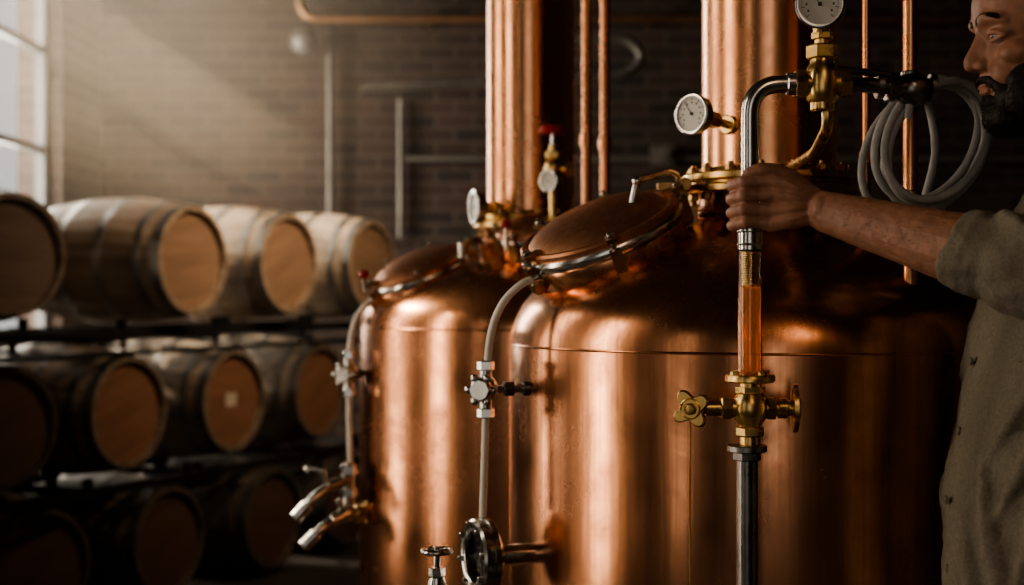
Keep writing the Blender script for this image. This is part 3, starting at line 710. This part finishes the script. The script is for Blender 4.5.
for s in(-1,1):
    he(eb,(.0700,s*.032,-.0150),(.0110,.0135,.0105)); he(ib,(.0788,s*.0305,-.0150),(.0034,.0056,.0054))
    for k in range(300):
        t=random.random(); x,y,z=[(1-t)*a+t*b for a,b in zip((.0945,.008,.007),(.0765,.049,.006))]; z+=.005*math.sin(t*math.pi)+random.uniform(-.004,.004)*(1-.4*t); x+=.0045*math.sin(t*math.pi)
        p=hp(x-.0015,s*y,z); q=hp(x-.0010,s*(y+.006),z+.0014); capsule(br,[p,q],[.0007,.0003],5,1)
bm=bmesh.new()
he(bm,(-.026,0,.046),(.100,.082,.090)); he(bm,(.022,0,.080),(.066,.064,.036)); he(bm,(-.06,0,-.01),(.058,.070,.065)); he(bm,(.000,0,.05),(.084,.0810,.060))
for s in(-1,1): he(bm,(.008,s*.064,.0),(.014,.014,.045))
hair=remeshed('hair',bm,M_HAIR,.003,5,[(.005,.012)]); g.attach(hair)
bm=bmesh.new()
he(bm,(.056,0,-.115),(.038,.038,.026)); capsule(bm,[hp(.074,-.030,-.084),hp(.084,-.020,-.070),hp(.0935,0,-.0655),hp(.084,.020,-.070),hp(.074,.030,-.084)],[.0065,.007,.0045,.007,.0065],12)
he(bm,(.084,0,-.094),(.009,.018,.010))
for s in(-1,1):
    he(bm,(.036,s*.043,-.098),(.042,.022,.032)); he(bm,(.018,s*.055,-.072),(.028,.014,.038)); he(bm,(.066,s*.028,-.096),(.020,.016,.022)); he(bm,(.008,s*.064,-.035),(.012,.009,.032)); he(bm,(.046,s*.049,-.080),(.028,.014,.026))
beard=remeshed('beard',bm,M_HAIR,.0025,4,[(.003,.010)]); g.attach(beard)
def strands(ob,name,n,L,down):
    me=ob.data; b=g.p(name,M_HAIR); ps=me.polygons
    for _ in range(n):
        p=ps[random.randrange(len(ps))]; c=p.center.copy(); nn=p.normal.copy()
        d=(nn*.55+V(down)+V((random.uniform(-.3,.3),random.uniform(-.3,.3),random.uniform(-.3,.3)))).normalized()
        t=d.orthogonal().normalized()*.0005; t2=d.cross(t)
        vs=[b.verts.new(c-nn*.002+t),b.verts.new(c-nn*.002-t*.5+t2),b.verts.new(c-nn*.002-t*.5-t2)]; tip=b.verts.new(c+d*L*random.uniform(.5,1.2))
        for i in range(3): b.faces.new((vs[i],vs[(i+1)%3],tip))
strands(beard,'beard_strands',10000,.005,(0,0,-.9)); strands(hair,'hair_strands',7000,.008,(.7,0,-.3))
# forearm hair
arm=bpy.data.objects['left_arm'].data; hb_=g.p('arm_hair',M_HAIR); np_=len(arm.polygons); cnt=0
while cnt<900:
    p=arm.polygons[random.randrange(np_)]; c=p.center
    if not (.43<c.x<.56): continue
    d=(p.normal*.35-fd*-.9+V((0,0,-.35))+V([random.uniform(-.25,.25) for _ in range(3)])).normalized()
    t=d.orthogonal().normalized()*.00016; t2=d.cross(t); vs=[hb_.verts.new(c+t),hb_.verts.new(c-t*.5+t2),hb_.verts.new(c-t*.5-t2)]; tip=hb_.verts.new(c+d*random.uniform(.004,.009)); cnt+=1
    for i in range(3): hb_.faces.new((vs[i],vs[(i+1)%3],tip))
g.done(60)

# ---------------------------------------------------------------- lights
def area(name,loc,target,sx,sy,P,col,spread=180):
    l=bpy.data.lights.new(name,'AREA'); l.shape='RECTANGLE'; l.size=sx; l.size_y=sy; l.energy=P; l.color=col; l.spread=math.radians(spread)
    o=bpy.data.objects.new(name,l); COL.objects.link(o); o.location=loc
    o.rotation_euler=(V(target)-V(loc)).to_track_quat('-Z','Y').to_euler(); return o
WARM=(1,.80,.60)
for i,(a,b,z0,z1) in enumerate(wins):
    P=[14,66,50,330][i]  # first value is the fill through the added window
    area('window_daylight',(XL-.32,(a+b)/2,(z0+z1)/2),(0,(a+b)/2,(z0+z1)/2),b-a,z1-z0,P,[WARM,WARM,WARM,(1,.90,.76)][i])
area('window_daylight',((FW[0]+FW[1])/2,YF-.32,(FW[2]+FW[3])/2),((FW[0]+FW[1])/2,0,(FW[2]+FW[3])/2),FW[1]-FW[0],FW[3]-FW[2],10,WARM)  # fill through the added front-wall window
area('ceiling_lamp',(.6,-1.8,3.6),(.4,2.3,1.2),.5,1.2,10,(1,.66,.40))  # added warm fill from behind the camera, no fixture
area('ceiling_lamp',(.9,5.8,3.9),(-1.25,7.3,2.1),.6,.6,20,(1,.72,.48),65)  # added light aimed at the upper barrels, no fixture
s=bpy.data.lights.new('sun','SUN'); s.energy=10; s.angle=math.radians(2); s.color=(1,.82,.60)
o=bpy.data.objects.new('sun',s); COL.objects.link(o); o.rotation_euler=V((.80,-.22,-.52)).to_track_quat('-Z','Y').to_euler(); o.location=(-6,9,5)
w=bpy.data.worlds.new('world'); sc.world=w; w.use_nodes=True; bg=w.node_tree.nodes['Background']; bg.inputs[0].default_value=(.82,.82,.82,1); bg.inputs[1].default_value=.7
# dusty air near the far window
bm=bmesh.new(); box(bm,((XL+1.2)/2,7.5,H/2),(1.2-XL-.02,5.1,H-.02)); hz_=mk('dusty_air',bm,M_BLACK)
m=bpy.data.materials.new('dusty_air'); m.use_nodes=True; nt=m.node_tree; nt.nodes.clear()
o=nt.nodes.new('ShaderNodeOutputMaterial'); v=nt.nodes.new('ShaderNodeVolumeScatter'); v.inputs['Anisotropy'].default_value=.2; v.inputs['Color'].default_value=(1,.84,.64,1)
geo=nt.nodes.new('ShaderNodeTexCoord'); ds=nt.nodes.new('ShaderNodeVectorMath'); ds.operation='DISTANCE'; ds.inputs[1].default_value=(-1.8,7.9,3.2)
nt.links.new(geo.outputs['Object'],ds.inputs[0])
mr=nt.nodes.new('ShaderNodeMapRange'); mr.interpolation_type='SMOOTHSTEP'; mr.inputs['From Min'].default_value=.1; mr.inputs['From Max'].default_value=1.8; mr.inputs['To Min'].default_value=.10; mr.inputs['To Max'].default_value=.002
nt.links.new(ds.outputs['Value'],mr.inputs['Value']); nt.links.new(mr.outputs[0],v.inputs['Density'])
nt.links.new(v.outputs[0],o.inputs['Volume']); hz_.data.materials.clear(); hz_.data.materials.append(m)
try: sc.view_settings.look='AgX - Medium High Contrast'
except Exception as e: print(e)

# ---------------------------------------------------------------- camera
c=bpy.data.cameras.new('camera'); c.lens=50; c.sensor_width=36; co=bpy.data.objects.new('camera',c); COL.objects.link(co)
co.location=(0,0,1.5); co.rotation_euler=(math.pi/2,0,0); c.dof.use_dof=True; c.dof.focus_distance=1.98; c.dof.aperture_fstop=3.4; c.clip_start=.05
sc.camera=co
